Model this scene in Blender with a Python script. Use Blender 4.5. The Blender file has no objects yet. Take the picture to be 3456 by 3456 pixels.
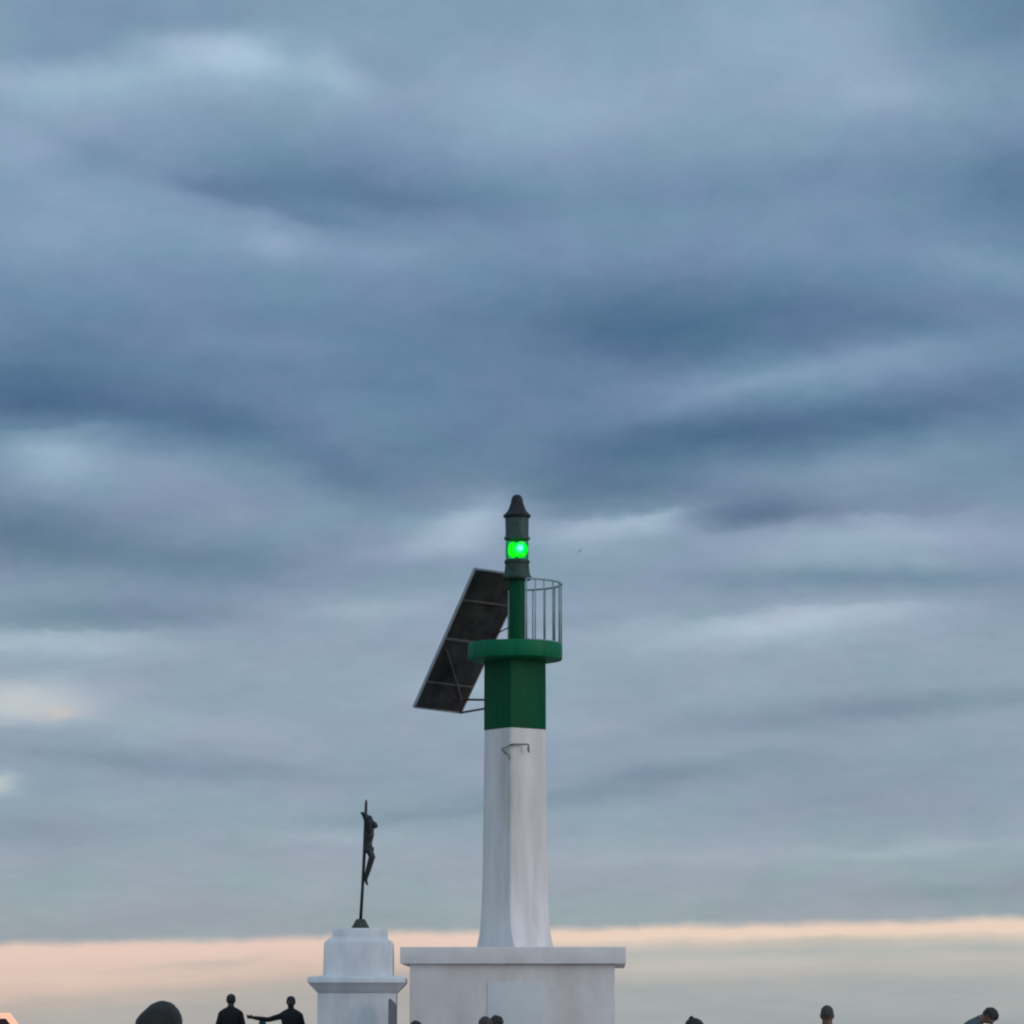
import bpy, bmesh, math, random
from mathutils import Vector, Matrix, noise as mnoise

random.seed(7)
R = math.radians
scene = bpy.context.scene
COL = scene.collection

# ------------------------------------------------------------------ camera
EYE = 1.6
F = 11562.0                        # focal length in photo pixels (photo 3456 wide)
HORIZON = 3500.0
PITCH = math.atan((HORIZON - 1728.0) / F)

cam_d = bpy.data.cameras.new('camera')
cam = bpy.data.objects.new('camera', cam_d)
COL.objects.link(cam)
cam.location = (0, 0, EYE)
cam.rotation_euler = (math.pi / 2 + PITCH, 0, 0)
cam_d.sensor_fit = 'HORIZONTAL'
cam_d.angle = 2 * math.atan(1728.0 / F)
cam_d.clip_start = 0.1
cam_d.clip_end = 60000
scene.camera = cam

FWD = Vector((0, math.cos(PITCH), math.sin(PITCH)))
UP = Vector((0, -math.sin(PITCH), math.cos(PITCH)))


def P(px, py, Y):
    """the point at distance Y in front of the camera seen at a photo position"""
    d = FWD + Vector((1, 0, 0)) * ((px - 1728.0) / F) + UP * ((1728.0 - py) / F)
    return Vector((0, 0, EYE)) + d * (Y / d.y)


def ground_z(y):
    return max(0.0, min(0.72, (y - 30.0) * 0.02))


# ------------------------------------------------------------------ materials
def nodes_of(m):
    m.use_nodes = True
    nt = m.node_tree
    return nt, nt.nodes['Principled BSDF']


def mat(name, col, rough=0.6, metal=0.0, var=0.12, scale=6.0, bump=0.0, stretch=(1, 1, 1), col2=None, spec=None):
    """procedural paint, stone, cloth or metal: two tones broken up by noise"""
    m = bpy.data.materials.new(name)
    nt, b = nodes_of(m)
    N, L = nt.nodes, nt.links
    tc = N.new('ShaderNodeTexCoord')
    mp = N.new('ShaderNodeMapping')
    mp.inputs['Scale'].default_value = stretch
    L.new(tc.outputs['Object'], mp.inputs['Vector'])
    nz = N.new('ShaderNodeTexNoise')
    nz.inputs['Scale'].default_value = scale
    nz.inputs['Detail'].default_value = 6
    nz.inputs['Roughness'].default_value = 0.62
    L.new(mp.outputs[0], nz.inputs['Vector'])
    rp = N.new('ShaderNodeValToRGB')
    c2 = col2 if col2 else tuple(c * (1 - var * 2) for c in col)
    rp.color_ramp.elements[0].position = 0.34
    rp.color_ramp.elements[0].color = (*c2, 1)
    rp.color_ramp.elements[1].position = 0.62
    rp.color_ramp.elements[1].color = (*col, 1)
    L.new(nz.outputs['Fac'], rp.inputs['Fac'])
    L.new(rp.outputs['Color'], b.inputs['Base Color'])
    b.inputs['Roughness'].default_value = rough
    b.inputs['Metallic'].default_value = metal
    if spec is not None:
        b.inputs['Specular IOR Level'].default_value = spec
    if bump:
        nb = N.new('ShaderNodeTexNoise')
        nb.inputs['Scale'].default_value = scale * 7
        nb.inputs['Detail'].default_value = 4
        L.new(tc.outputs['Object'], nb.inputs['Vector'])
        bp = N.new('ShaderNodeBump')
        bp.inputs['Strength'].default_value = bump
        bp.inputs['Distance'].default_value = 0.02
        L.new(nb.outputs['Fac'], bp.inputs['Height'])
        L.new(bp.outputs['Normal'], b.inputs['Normal'])
    return m


M = {}
M['white_shaft'] = mat('white_render', (0.75, 0.74, 0.765), 0.75, spec=0.25, var=0.05, scale=1.6, bump=0.15, stretch=(2.2, 2.2, 0.35), col2=(0.60, 0.60, 0.60))
M['white_slab'] = mat('slab_render', (0.75, 0.745, 0.765), 0.8, var=0.05, scale=2.0, bump=0.15, col2=(0.64, 0.64, 0.64))
M['white_plinth'] = mat('plinth_render', (0.72, 0.71, 0.72), 0.8, var=0.04, scale=1.3, bump=0.15, stretch=(1.2, 1.2, 0.5), col2=(0.59, 0.575, 0.57))
M['pale_panel'] = mat('pale_blue_paint', (0.64, 0.69, 0.72), 0.7, var=0.03, scale=2.0)
M['white_pedestal'] = mat('pedestal_render', (0.68, 0.73, 0.78), 0.75, spec=0.25, var=0.03, scale=2.0, bump=0.1, col2=(0.56, 0.61, 0.66), stretch=(1.5, 1.5, 0.6))
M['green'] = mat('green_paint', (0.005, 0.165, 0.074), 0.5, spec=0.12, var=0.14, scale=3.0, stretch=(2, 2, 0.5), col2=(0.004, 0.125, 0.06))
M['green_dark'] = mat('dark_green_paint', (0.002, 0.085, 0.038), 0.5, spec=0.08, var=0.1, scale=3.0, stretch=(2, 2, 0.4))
M['slate'] = mat('weathered_green_metal', (0.034, 0.072, 0.062), 0.5, spec=0.2, var=0.2, scale=5.0)
M['hood'] = mat('grey_green_hood_metal', (0.055, 0.105, 0.10), 0.5, spec=0.2, var=0.2, scale=5.0)
M['roof'] = mat('dark_roof_metal', (0.022, 0.026, 0.036), 0.5, spec=0.2, var=0.2, scale=6.0)
M['rail'] = mat('grey_green_rail', (0.24, 0.37, 0.38), 0.45, var=0.15, scale=8.0)
M['panel_back'] = mat('panel_backsheet', (0.054, 0.054, 0.054), 0.6, spec=0.15, var=0.3, scale=2.5)
M['panel_cell'] = mat('panel_cells', (0.01, 0.014, 0.03), 0.2, var=0.1, scale=3.0)
M['alu'] = mat('grey_aluminium', (0.34, 0.36, 0.39), 0.45, 0.3, var=0.1, scale=6.0)
M['bar'] = mat('dark_steel_bar', (0.07, 0.09, 0.11), 0.5, 0.3, var=0.1, scale=6.0)
M['railing_bar_back'] = mat('panel_rail_metal', (0.15, 0.15, 0.14), 0.5, 0.2, var=0.1, scale=6.0)
M['bronze'] = mat('dark_bronze', (0.012, 0.022, 0.024), 0.5, 0.1, var=0.25, scale=9.0)
M['stone_base'] = mat('dark_stone', (0.05, 0.055, 0.055), 0.8, var=0.2, scale=12.0)
M['grey_post'] = mat('grey_stone', (0.17, 0.19, 0.215), 0.8, var=0.12, scale=8.0, bump=0.2)
M['bracket'] = mat('bracket_metal', (0.16, 0.19, 0.19), 0.6, var=0.2, scale=12.0)
M['hair_dark'] = mat('dark_hair', (0.014, 0.014, 0.016), 0.4, var=0.3, scale=40.0, bump=0.6)
M['hair_brown'] = mat('grey_brown_hair', (0.065, 0.055, 0.06), 0.6, var=0.2, scale=40.0, bump=0.6)
M['hair_grey'] = mat('dark_grey_hair', (0.05, 0.05, 0.053), 0.6, var=0.2, scale=40.0, bump=0.6)
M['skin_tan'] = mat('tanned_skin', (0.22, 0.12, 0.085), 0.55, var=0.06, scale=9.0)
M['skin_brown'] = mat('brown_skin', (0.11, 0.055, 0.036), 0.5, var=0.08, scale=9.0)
M['skin_dark'] = mat('dark_skin', (0.04, 0.025, 0.02), 0.5, var=0.08, scale=9.0)  # darkest skin tone, the same all over the body
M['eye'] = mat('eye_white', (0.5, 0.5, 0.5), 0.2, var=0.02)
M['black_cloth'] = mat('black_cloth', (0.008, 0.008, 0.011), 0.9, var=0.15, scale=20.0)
M['navy_cloth'] = mat('navy_cloth', (0.007, 0.009, 0.018), 0.9, var=0.15, scale=20.0)
M['blue_cloth'] = mat('blue_cloth', (0.06, 0.088, 0.118), 0.9, var=0.1, scale=20.0)
M['teal_cloth'] = mat('teal_cloth', (0.012, 0.065, 0.08), 0.9, var=0.15, scale=20.0)
M['grey_cloth'] = mat('grey_cloth', (0.08, 0.08, 0.085), 0.9, var=0.15, scale=20.0)
M['shoe'] = mat('shoe_leather', (0.02, 0.018, 0.016), 0.6, var=0.1)
M['gull'] = mat('gull_feathers', (0.16, 0.18, 0.2), 0.8, var=0.1)
M['sign_dark'] = mat('dark_red_board', (0.045, 0.02, 0.017), 0.7, var=0.3, scale=14.0)
M['quay'] = mat('quay_concrete', (0.26, 0.25, 0.24), 0.85, var=0.15, scale=0.6, bump=0.3)


def emission_mat(name, col, strength):
    m = bpy.data.materials.new(name)
    nt, b = nodes_of(m)
    b.inputs['Base Color'].default_value = (*[c * 0.3 for c in col], 1)
    b.inputs['Emission Color'].default_value = (*col, 1)
    b.inputs['Emission Strength'].default_value = strength
    return m


M['glow_rim'] = emission_mat('orange_light_tube', (1.0, 0.47, 0.33), 1.1)


def lamp_mat(name, hot):
    """signal lamp: pale hot filament spot in a saturated green lens"""
    m = bpy.data.materials.new(name)
    nt, b = nodes_of(m)
    N, L = nt.nodes, nt.links
    tc = N.new('ShaderNodeTexCoord')
    mp = N.new('ShaderNodeMapping')
    mp.vector_type = 'TEXTURE'
    mp.inputs['Location'].default_value = hot[0]
    mp.inputs['Scale'].default_value = (hot[1],) * 3
    L.new(tc.outputs['Object'], mp.inputs['Vector'])
    g = N.new('ShaderNodeTexGradient')
    g.gradient_type = 'SPHERICAL'
    L.new(mp.outputs[0], g.inputs['Vector'])
    rp = N.new('ShaderNodeValToRGB')
    e = rp.color_ramp.elements
    e[0].position = 0.0
    e[0].color = (0.0, 0.86, 0.0, 1)
    e[1].position = 1.0
    e[1].color = hot[2]
    k = e.new(0.40)
    k.color = (0.0, 1.0, 0.30 if hot[2][2] > 0.1 else 0.0, 1)
    L.new(g.outputs['Fac'], rp.inputs['Fac'])
    b.inputs['Base Color'].default_value = (0, 0.02, 0.0, 1)
    b.inputs['Specular IOR Level'].default_value = 0.0
    L.new(rp.outputs['Color'], b.inputs['Emission Color'])
    b.inputs['Emission Strength'].default_value = 1.3
    return m


glass = bpy.data.materials.new('green_lantern_glass')
_nt, _b = nodes_of(glass)
_t = _nt.nodes.new('ShaderNodeBsdfTransparent')
_t.inputs['Color'].default_value = (0.30, 0.90, 0.55, 1)
_g = _nt.nodes.new('ShaderNodeBsdfGlossy')
_g.inputs['Roughness'].default_value = 0.08
_mx = _nt.nodes.new('ShaderNodeMixShader')
_mx.inputs['Fac'].default_value = 0.025
_nt.links.new(_t.outputs[0], _mx.inputs[1])
_nt.links.new(_g.outputs[0], _mx.inputs[2])
_nt.links.new(_mx.outputs[0], _nt.nodes['Material Output'].inputs['Surface'])
M['glass'] = glass

sea_m = bpy.data.materials.new('sea_water')
_nt, _b = nodes_of(sea_m)
_b.inputs['Base Color'].default_value = (0.03, 0.06, 0.075, 1)
_b.inputs['Roughness'].default_value = 0.12
_tc = _nt.nodes.new('ShaderNodeTexCoord')
_w = _nt.nodes.new('ShaderNodeTexNoise')
_w.inputs['Scale'].default_value = 0.35
_w.inputs['Detail'].default_value = 6
_bp = _nt.nodes.new('ShaderNodeBump')
_bp.inputs['Strength'].default_value = 0.5
_bp.inputs['Distance'].default_value = 0.4
_nt.links.new(_tc.outputs['Object'], _w.inputs['Vector'])
_nt.links.new(_w.outputs['Fac'], _bp.inputs['Height'])
_nt.links.new(_bp.outputs['Normal'], _b.inputs['Normal'])
M['sea'] = sea_m


# rusty grey run-off below the lamp bracket on the shaft
_nt = M['white_shaft'].node_tree
_N, _L = _nt.nodes, _nt.links
_b = _N['Principled BSDF']
_src = _b.inputs['Base Color'].links[0].from_socket
_tc = _N.new('ShaderNodeTexCoord')
_mp = _N.new('ShaderNodeMapping')
_mp.vector_type = 'TEXTURE'
_mp.inputs['Location'].default_value = (-0.10, -0.5, 5.52)
_mp.inputs['Scale'].default_value = (0.26, 0.6, 1.0)
_L.new(_tc.outputs['Object'], _mp.inputs['Vector'])
_g = _N.new('ShaderNodeTexGradient')
_g.gradient_type = 'SPHERICAL'
_L.new(_mp.outputs[0], _g.inputs['Vector'])
_mp2 = _N.new('ShaderNodeMapping')
_mp2.inputs['Scale'].default_value = (7, 7, 0.8)
_L.new(_tc.outputs['Object'], _mp2.inputs['Vector'])
_nz = _N.new('ShaderNodeTexNoise')
_nz.inputs['Scale'].default_value = 1.6
_nz.inputs['Detail'].default_value = 5
_L.new(_mp2.outputs[0], _nz.inputs['Vector'])
_m1 = _N.new('ShaderNodeMath')
_m1.operation = 'MULTIPLY'
_L.new(_g.outputs['Fac'], _m1.inputs[0])
_L.new(_nz.outputs['Fac'], _m1.inputs[1])
_m2 = _N.new('ShaderNodeMath')
_m2.operation = 'MULTIPLY'
_m2.use_clamp = True
_L.new(_m1.outputs[0], _m2.inputs[0])
_m2.inputs[1].default_value = 1.05
_mx = _N.new('ShaderNodeMix')
_mx.data_type = 'RGBA'
_L.new(_m2.outputs[0], _mx.inputs['Factor'])
_L.new(_src, _mx.inputs[6])
_mx.inputs[7].default_value = (0.36, 0.36, 0.33, 1)
_L.new(_mx.outputs[2], _b.inputs['Base Color'])


# ------------------------------------------------------------------ mesh helpers
def obj(name, bm, m, parent=None, smooth=False, loc=None, autosmooth=None):
    me = bpy.data.meshes.new(name)
    bmesh.ops.recalc_face_normals(bm, faces=bm.faces)
    bm.to_mesh(me)
    bm.free()
    o = bpy.data.objects.new(name, me)
    COL.objects.link(o)
    ms = m if isinstance(m, (list, tuple)) else [m]
    for x in ms:
        me.materials.append(x)
    if smooth or autosmooth:
        for p in me.polygons:
            p.use_smooth = True
    if autosmooth:
        # keep hard edges hard
        bm2 = bmesh.new()
        bm2.from_mesh(me)
        for e in bm2.edges:
            if len(e.link_faces) == 2 and e.calc_face_angle(0) > R(autosmooth):
                e.smooth = False
        bm2.to_mesh(me)
        bm2.free()
    if parent is not None:
        o.parent = parent
    if loc is not None:
        o.location = loc
    return o


def thing(name, label, cat, loc=(0, 0, 0), rz=0.0, group=None):
    o = bpy.data.objects.new(name, None)
    o.empty_display_size = 0.3
    COL.objects.link(o)
    o.location = loc
    o.rotation_euler = (0, 0, rz)
    o['label'] = label
    o['category'] = cat
    if group:
        o['group'] = group
    return o


def ring_loft(bm, rings, cap=True, closed=True):
    """join successive rings (lists of Vectors, same count) with quads"""
    rv = [[bm.verts.new(p) for p in r] for r in rings]
    n = len(rv[0])
    for a, b in zip(rv, rv[1:]):
        for i in range(n if closed else n - 1):
            j = (i + 1) % n
            bm.faces.new((a[i], a[j], b[j], b[i]))
    if cap:
        bm.faces.new(rv[0][::-1])
        bm.faces.new(rv[-1])
    return rv


def circle(c, rx, ry=None, n=32, z=0.0, ph=0.0):
    ry = rx if ry is None else ry
    return [Vector((c[0] + rx * math.cos(ph + 2 * math.pi * i / n), c[1] + ry * math.sin(ph + 2 * math.pi * i / n), z)) for i in range(n)]


def lathe(bm, prof, c=(0, 0), n=32, ph=0.0):
    """profile of (radius, z)"""
    ring_loft(bm, [circle(c, max(r, 1e-4), n=n, z=z, ph=ph) for r, z in prof])


def tube(bm, pts, rad, n=10, cap=True):
    pts = [Vector(p) for p in pts]
    rads = rad if isinstance(rad, (list, tuple)) else [rad] * len(pts)
    rings = []
    last = None
    for i, p in enumerate(pts):
        d = (pts[min(i + 1, len(pts) - 1)] - pts[max(i - 1, 0)]).normalized()
        a = last if last is not None else (Vector((0, 0, 1)) if abs(d.z) < 0.9 else Vector((1, 0, 0)))
        x = (a - d * a.dot(d))
        if x.length < 1e-4:
            x = Vector((1, 0, 0)).cross(d)
        x.normalize()
        y = d.cross(x)
        last = x
        rings.append([p + (x * math.cos(2 * math.pi * k / n) + y * math.sin(2 * math.pi * k / n)) * rads[i] for k in range(n)])
    ring_loft(bm, rings, cap)


def box(bm, c, s, rz=0.0, bevel=0.0):
    b = bmesh.new()
    bmesh.ops.create_cube(b, size=1.0)
    bmesh.ops.scale(b, vec=s, verts=b.verts)
    if bevel:
        bmesh.ops.bevel(b, geom=list(b.edges), offset=bevel, segments=2, affect='EDGES', profile=0.6)
    mt = Matrix.Translation(c) @ Matrix.Rotation(rz, 4, 'Z')
    bmesh.ops.transform(b, matrix=mt, verts=b.verts)
    me = bpy.data.meshes.new('tmp')
    b.to_mesh(me)
    b.free()
    bm.from_mesh(me)
    bpy.data.meshes.remove(me)


def ball(bm, c, s, u=20, v=14, fn=None):
    n0 = len(bm.verts)
    g = bmesh.ops.create_uvsphere(bm, u_segments=u, v_segments=v, radius=1.0)
    for w in g['verts']:
        p = Vector((w.co.x * s[0], w.co.y * s[1], w.co.z * s[2]))
        if fn:
            p = fn(p)
        w.co = p + Vector(c)
    return g['verts']


def square_ring(half, rot, ch, z, c=(0, 0), shift=None):
    """square ring with chamfered corners, turned by rot; shift moves one corner"""
    pts = []
    for k, (sx, sy) in enumerate(((1, 1), (-1, 1), (-1, -1), (1, -1))):
        a = Vector((sx * half, sy * half))
        nxt = Vector((0, 0))
        if k % 2 == 0:
            o1, o2 = Vector((0, -sy * ch)), Vector((-sx * ch, 0))
        else:
            o1, o2 = Vector((-sx * ch, 0)), Vector((0, -sy * ch))
        for o in (o1, o1 * 0.3 + o2 * 0.3, o2):
            p = a + o
            q = Vector((p.x * math.cos(rot) - p.y * math.sin(rot), p.x * math.sin(rot) + p.y * math.cos(rot)))
            if shift and k in shift:
                q = q + Vector(shift[k])
            pts.append(Vector((c[0] + q.x, c[1] + q.y, z)))
    return pts


# ------------------------------------------------------------------ setting
def quay():
    bm = bmesh.new()
    xs = [-60, -20, 20, 60]
    ys = [-40, 0, 30, 40, 50, 60, 66, 80, 110]
    g = {}
    for i, x in enumerate(xs):
        for j, y in enumerate(ys):
            g[i, j] = bm.verts.new((x, y, ground_z(y)))
    for i in range(len(xs) - 1):
        for j in range(len(ys) - 1):
            bm.faces.new((g[i, j], g[i + 1, j], g[i + 1, j + 1], g[i, j + 1]))
    # quay walls down into the water
    ex = bmesh.ops.extrude_edge_only(bm, edges=[e for e in bm.edges if e.is_boundary])
    for v in [x for x in ex['geom'] if isinstance(x, bmesh.types.BMVert)]:
        v.co.z = -2.5
    o = obj('quay', bm, M['quay'])
    o['kind'] = 'structure'


quay()
bm = bmesh.new()
bmesh.ops.create_grid(bm, x_segments=8, y_segments=8, size=24000)
sea = obj('sea', bm, M['sea'], loc=(0, 0, -1.3))
sea['kind'] = 'structure'

# ------------------------------------------------------------------ lighthouse
LY = 64.0
LX = P(1738, 2600, LY).x
GZ = ground_z(LY)


def lz(py, Y=LY):
    return P(1740, py, Y).z


def lw(npx, py, Y=LY):
    return (P(1740 + npx, py, Y) - P(1740, py, Y)).length


lh = thing('lighthouse', 'white harbour lighthouse with green gallery, lit green lantern and tilted solar panel', 'lighthouse', (LX, LY, GZ))


def hz(py, Y=LY):          # height above the tower's foot
    return lz(py, Y) - GZ


# plinth and slab
SLAB_TOP, SLAB_BOT = hz(3196, 61.95), hz(3253, 61.95)
bm = bmesh.new()
w = lw(692, 3300, 62.05)
box(bm, (0, 0, SLAB_BOT / 2 - 0.15), (w, 3.9, SLAB_BOT + 0.3), R(-1.5), 0.02)
obj('plinth', bm, M['white_plinth'], lh, autosmooth=30)
bm = bmesh.new()
pxc = (P(1741, 3220, 62).x - LX)
box(bm, (pxc, 0, (SLAB_TOP + SLAB_BOT) / 2 + 0.001), (lw(762, 3220, 61.95), 4.12, SLAB_TOP - SLAB_BOT), R(-1.5), 0.018)
obj('slab', bm, M['white_slab'], lh, autosmooth=30)
bm = bmesh.new()
c0 = P(1741, 3400, 62.0)
box(bm, (c0.x - LX, -1.957, hz(3306, 62.05) / 2 - 0.1), (lw(190, 3350, 62.05), 0.018, hz(3306, 62.05) + 0.1), R(-1.5), 0.008)
obj('door_panel', bm, M['pale_panel'], lh, autosmooth=30)

# square shaft standing corner-on, with a flared foot
ROT = R(37)
K = 1.0 / (math.cos(ROT) + math.sin(ROT))


def half_for(npx, py, ch=0.0):
    want = lw(npx, py)
    h = want * K / 2
    for _ in range(4):
        xs = [p.x for p in square_ring(h, ROT, ch, 0)]
        h += (want - (max(xs) - min(xs))) * K / 2
    return h


bm = bmesh.new()
rows = [(3208, 264, 0.02), (3190, 256, 0.02), (3160, 243, 0.025), (3120, 233, 0.03), (3060, 226, 0.03), (2980, 220, 0.035), (2850, 216, 0.04), (2700, 211, 0.045), (2560, 208, 0.05), (2462, 205, 0.05)]
rings = []
for py, wd, ch in rows:
    t = max(0.0, (py - 3100) / 108.0)
    sh = {2: (0.11 * t * t, -0.03 * t)}
    rings.append(square_ring(half_for(wd, py, ch), ROT, ch, hz(py), shift=sh))
rings[0] = [Vector((p.x, p.y, SLAB_TOP)) for p in rings[0]]
ring_loft(bm, rings)
obj('shaft', bm, M['white_shaft'], lh, autosmooth=50)

# green sleeve
bm = bmesh.new()
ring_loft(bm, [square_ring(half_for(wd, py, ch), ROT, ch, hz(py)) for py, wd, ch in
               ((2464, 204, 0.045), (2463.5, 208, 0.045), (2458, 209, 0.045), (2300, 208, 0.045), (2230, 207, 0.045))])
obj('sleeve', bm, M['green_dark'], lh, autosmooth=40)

# gallery drum
bm = bmesh.new()
gr = lw(160, 2210)
lathe(bm, [(gr * 0.60, hz(2232)), (gr * 0.985, hz(2228)), (gr, hz(2224)), (gr, hz(2180)), (gr * 0.985, hz(2174)), (gr * 0.3, hz(2172))], n=48)
obj('gallery', bm, M['green'], lh, autosmooth=35)

# column and lantern
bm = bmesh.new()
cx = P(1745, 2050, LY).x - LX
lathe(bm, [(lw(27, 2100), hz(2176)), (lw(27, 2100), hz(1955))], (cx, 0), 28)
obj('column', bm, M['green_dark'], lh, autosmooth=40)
bm = bmesh.new()
u = lw(1, 1900)
lathe(bm, [(20 * u, hz(1960)), (44 * u, hz(1958)), (49 * u, hz(1953)), (49 * u, hz(1946)), (45 * u, hz(1941)), (42 * u, hz(1925)), (40 * u, hz(1905)),
           (43 * u, hz(1900)), (43 * u, hz(1893)), (38 * u, hz(1889))], (cx, 0), 32)
obj('lantern_base', bm, M['slate'], lh, autosmooth=30)
gl = obj('lantern_glass', bmesh.new(), M['glass'], lh)
bm = bmesh.new()
lathe(bm, [(38 * u, hz(1889)), (39 * u, hz(1878)), (39.5 * u, hz(1856)), (39 * u, hz(1834)), (38 * u, hz(1822))], (cx, 0), 36)
gl2 = gl.data
bm.to_mesh(gl2)
bm.free()
for p in gl2.polygons:
    p.use_smooth = True
# the two lit lenses inside
for k, (px, s, hot) in enumerate(((1731, (17, 17, 28), ((-0.02, -0.09, 0.0), 0.12, (0.0, 1.0, 0.0, 1))),
                                  (1758, (24, 22, 28), ((-0.03, -0.12, 0.02), 0.135, (0.62, 1.0, 1.6, 1))))):
    bm = bmesh.new()
    ball(bm, (0, 0, 0), (s[0] * u, s[1] * u, s[2] * u), 24, 16)
    obj('lens', bm, lamp_mat('green_signal_light_%s' % ('bright' if k else 'dim'), hot), gl, True,
        loc=(P(px, 1856, LY).x - LX, -0.04 - 0.05 * k, hz(1857)))
for a in (R(-150), R(-28), R(28), R(90), R(150)):
    x, y = cx + 39 * u * math.cos(a), 39 * u * math.sin(a)
    bm = bmesh.new()
    tube(bm, [(x, y, hz(1892)), (x, y, hz(1820))], 0.009, 8)
    obj('mullion', bm, M['slate'], gl)
bm = bmesh.new()
lathe(bm, [(38 * u, hz(1823)), (44 * u, hz(1821)), (44 * u, hz(1815)), (40 * u, hz(1812)), (39 * u, hz(1800)), (40 * u, hz(1750)), (36 * u, hz(1746))], (cx, 0), 32)
obj('lantern_hood', bm, M['hood'], lh, autosmooth=30)
bm = bmesh.new()
lathe(bm, [(36 * u, hz(1749)), (46 * u, hz(1746)), (47 * u, hz(1740)), (42 * u, hz(1735)), (33 * u, hz(1726)), (27 * u, hz(1714)), (23 * u, hz(1702)),
           (21 * u, hz(1697)), (20 * u, hz(1689)), (17.5 * u, hz(1680)), (14 * u, hz(1675)), (9 * u, hz(1671)), (4 * u, hz(1669.5)), (0.5 * u, hz(1669))], (cx, 0), 32)
obj('lantern_roof', bm, M['roof'], lh, autosmooth=35)

# railing round the open side of the gallery
rl = bpy.data.objects.new('railing', None)
COL.objects.link(rl)
rl.parent = lh
rr = lw(157, 2060)


def rail_pt(deg, z):        # degrees clockwise from the camera side
    a = R(deg)
    return Vector((rr * math.sin(a), -rr * math.cos(a), z))


for py, rad in ((1972, 0.019),):
    bm = bmesh.new()
    tube(bm, [rail_pt(d, hz(py)) for d in range(14, 189, 4)], rad, 8)
    obj('top_rail', bm, M['rail'], rl, True)
bm = bmesh.new()
tube(bm, [rail_pt(d, hz(2174)) for d in range(14, 189, 4)], 0.014, 8)
obj('bottom_rail', bm, M['rail'], rl, True)
for d in (14, 25.5, 38, 54, 72, 88, 104, 121, 139, 157, 173, 188):
    bm = bmesh.new()
    thick = d in (14, 72, 121, 188)
    tube(bm, [rail_pt(d, hz(2176)), rail_pt(d, hz(1972))], 0.019 if thick else 0.012, 8)
    obj('baluster', bm, M['rail'], rl, True)

# bracket with two down-turned lamps on the corner of the shaft
br = obj('lamp_bracket', bmesh.new(), M['bracket'], lh)
bm = bmesh.new()
fy = -0.665


def lp(px, py, dy=0.0):
    p = P(px, py, LY + fy + dy)
    return Vector((p.x - LX, fy + dy, p.z - GZ))


tube(bm, [lp(1722, 2514, 0.03), lp(1735, 2513, -0.03), lp(1784, 2512, 0.16)], [0.020, 0.022, 0.014], 8)
tube(bm, [lp(1693, 2528, 0.18), lp(1704, 2540, 0.08), lp(1716, 2547, 0.06)], [0.014, 0.02, 0.012], 8)
tube(bm, [lp(1722, 2514, 0.03), lp(1712, 2520, 0.10), lp(1693, 2528, 0.18)], 0.010, 8)
tube(bm, [lp(1784, 2512, 0.16), lp(1783, 2528, 0.16), lp(1785, 2540, 0.17)], [0.010, 0.024, 0.012], 8)
tube(bm, [lp(1720, 2548, 0.03), lp(1720, 2566, 0.03)], 0.012, 8)
bm.to_mesh(br.data)
bm.free()

# solar panel, seen from its back, held off the tower on steel bars
c = {'tl': P(1603, 1918, LY + 0.2), 'tr': P(1776, 1941, LY + 1.0), 'br': P(1556, 2408, LY + 2.0), 'bl': P(1396, 2388, LY + 1.2)}
org = Vector((LX, LY, GZ))
for k in c:
    c[k] = c[k] - org
nrm = (c['tr'] - c['tl']).cross(c['bl'] - c['tl']).normalized()
if nrm.y > 0:
    nrm = -nrm                       # towards the camera: the back of the panel


def pp(s, t, off=0.0):               # s across from the left, t down from the top
    a = c['tl'].lerp(c['tr'], s)
    b = c['bl'].lerp(c['br'], s)
    return a.lerp(b, t) + nrm * off


def slab_quad(bm, s0, s1, t0, t1, o0, o1):
    rings = [[pp(s0, t0, o), pp(s1, t0, o), pp(s1, t1, o), pp(s0, t1, o)] for o in (o0, o1)]
    ring_loft(bm, rings)


bm = bmesh.new()
slab_quad(bm, 0.02, 0.98, 0.01, 0.99, -0.035, 0.0)
sp = obj('solar_panel', bm, [M['panel_back'], M['panel_cell']], lh)
for p in sp.data.polygons:
    if p.normal.dot(nrm) < -0.9:
        p.material_index = 1
bm = bmesh.new()
for s0, s1, t0, t1 in ((0.0, 0.02, 0, 1), (0.98, 1.0, 0, 1)):
    slab_quad(bm, s0, s1, t0, t1, -0.045, 0.02)
for t0, t1 in ((0.0, 0.01), (0.99, 1.0)):
    slab_quad(bm, 0.0201, 0.9799, t0, t1, -0.045, 0.02)
obj('panel_frame', bm, M['alu'], sp)
for t in (0.215, 0.49, 0.80):
    bm = bmesh.new()
    slab_quad(bm, 0.025, 0.975, t, t + (0.012 if t != 0.49 else 0.016), 0.001, 0.03)
    obj('cross_rail', bm, M['railing_bar_back'], sp)
bm = bmesh.new()
tube(bm, [pp(0.12, 0.57, 0.045), pp(0.86, 0.90, 0.045)], 0.014, 8)
obj('diagonal_brace', bm, M['railing_bar_back'], sp)
for a, b in ((pp(0.985, 0.90, 0.0), (1640, 2362)), (pp(0.99, 0.995, 0.0), (1640, 2391)), (pp(0.97, 0.42, 0.0), (1730, 2111))):
    q = P(b[0], b[1], LY + 0.25) - org
    bm = bmesh.new()
    tube(bm, [a, q], 0.021 if b[1] > 2200 else 0.013, 8)
    obj('support_bar', bm, M['bar'], sp)

# ------------------------------------------------------------------ pedestal with the crucifix
PY = 62.0
PX = P(1208, 3300, PY).x
PGZ = ground_z(PY)
ped = thing('pedestal', 'white stepped monument pedestal with a flared cornice, carrying the dark crucifix', 'pedestal', (PX, PY, PGZ))


def pz(py):
    return P(1208, py, PY - 0.65).z - PGZ


pu = 62.0 / F * 1.005


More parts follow.
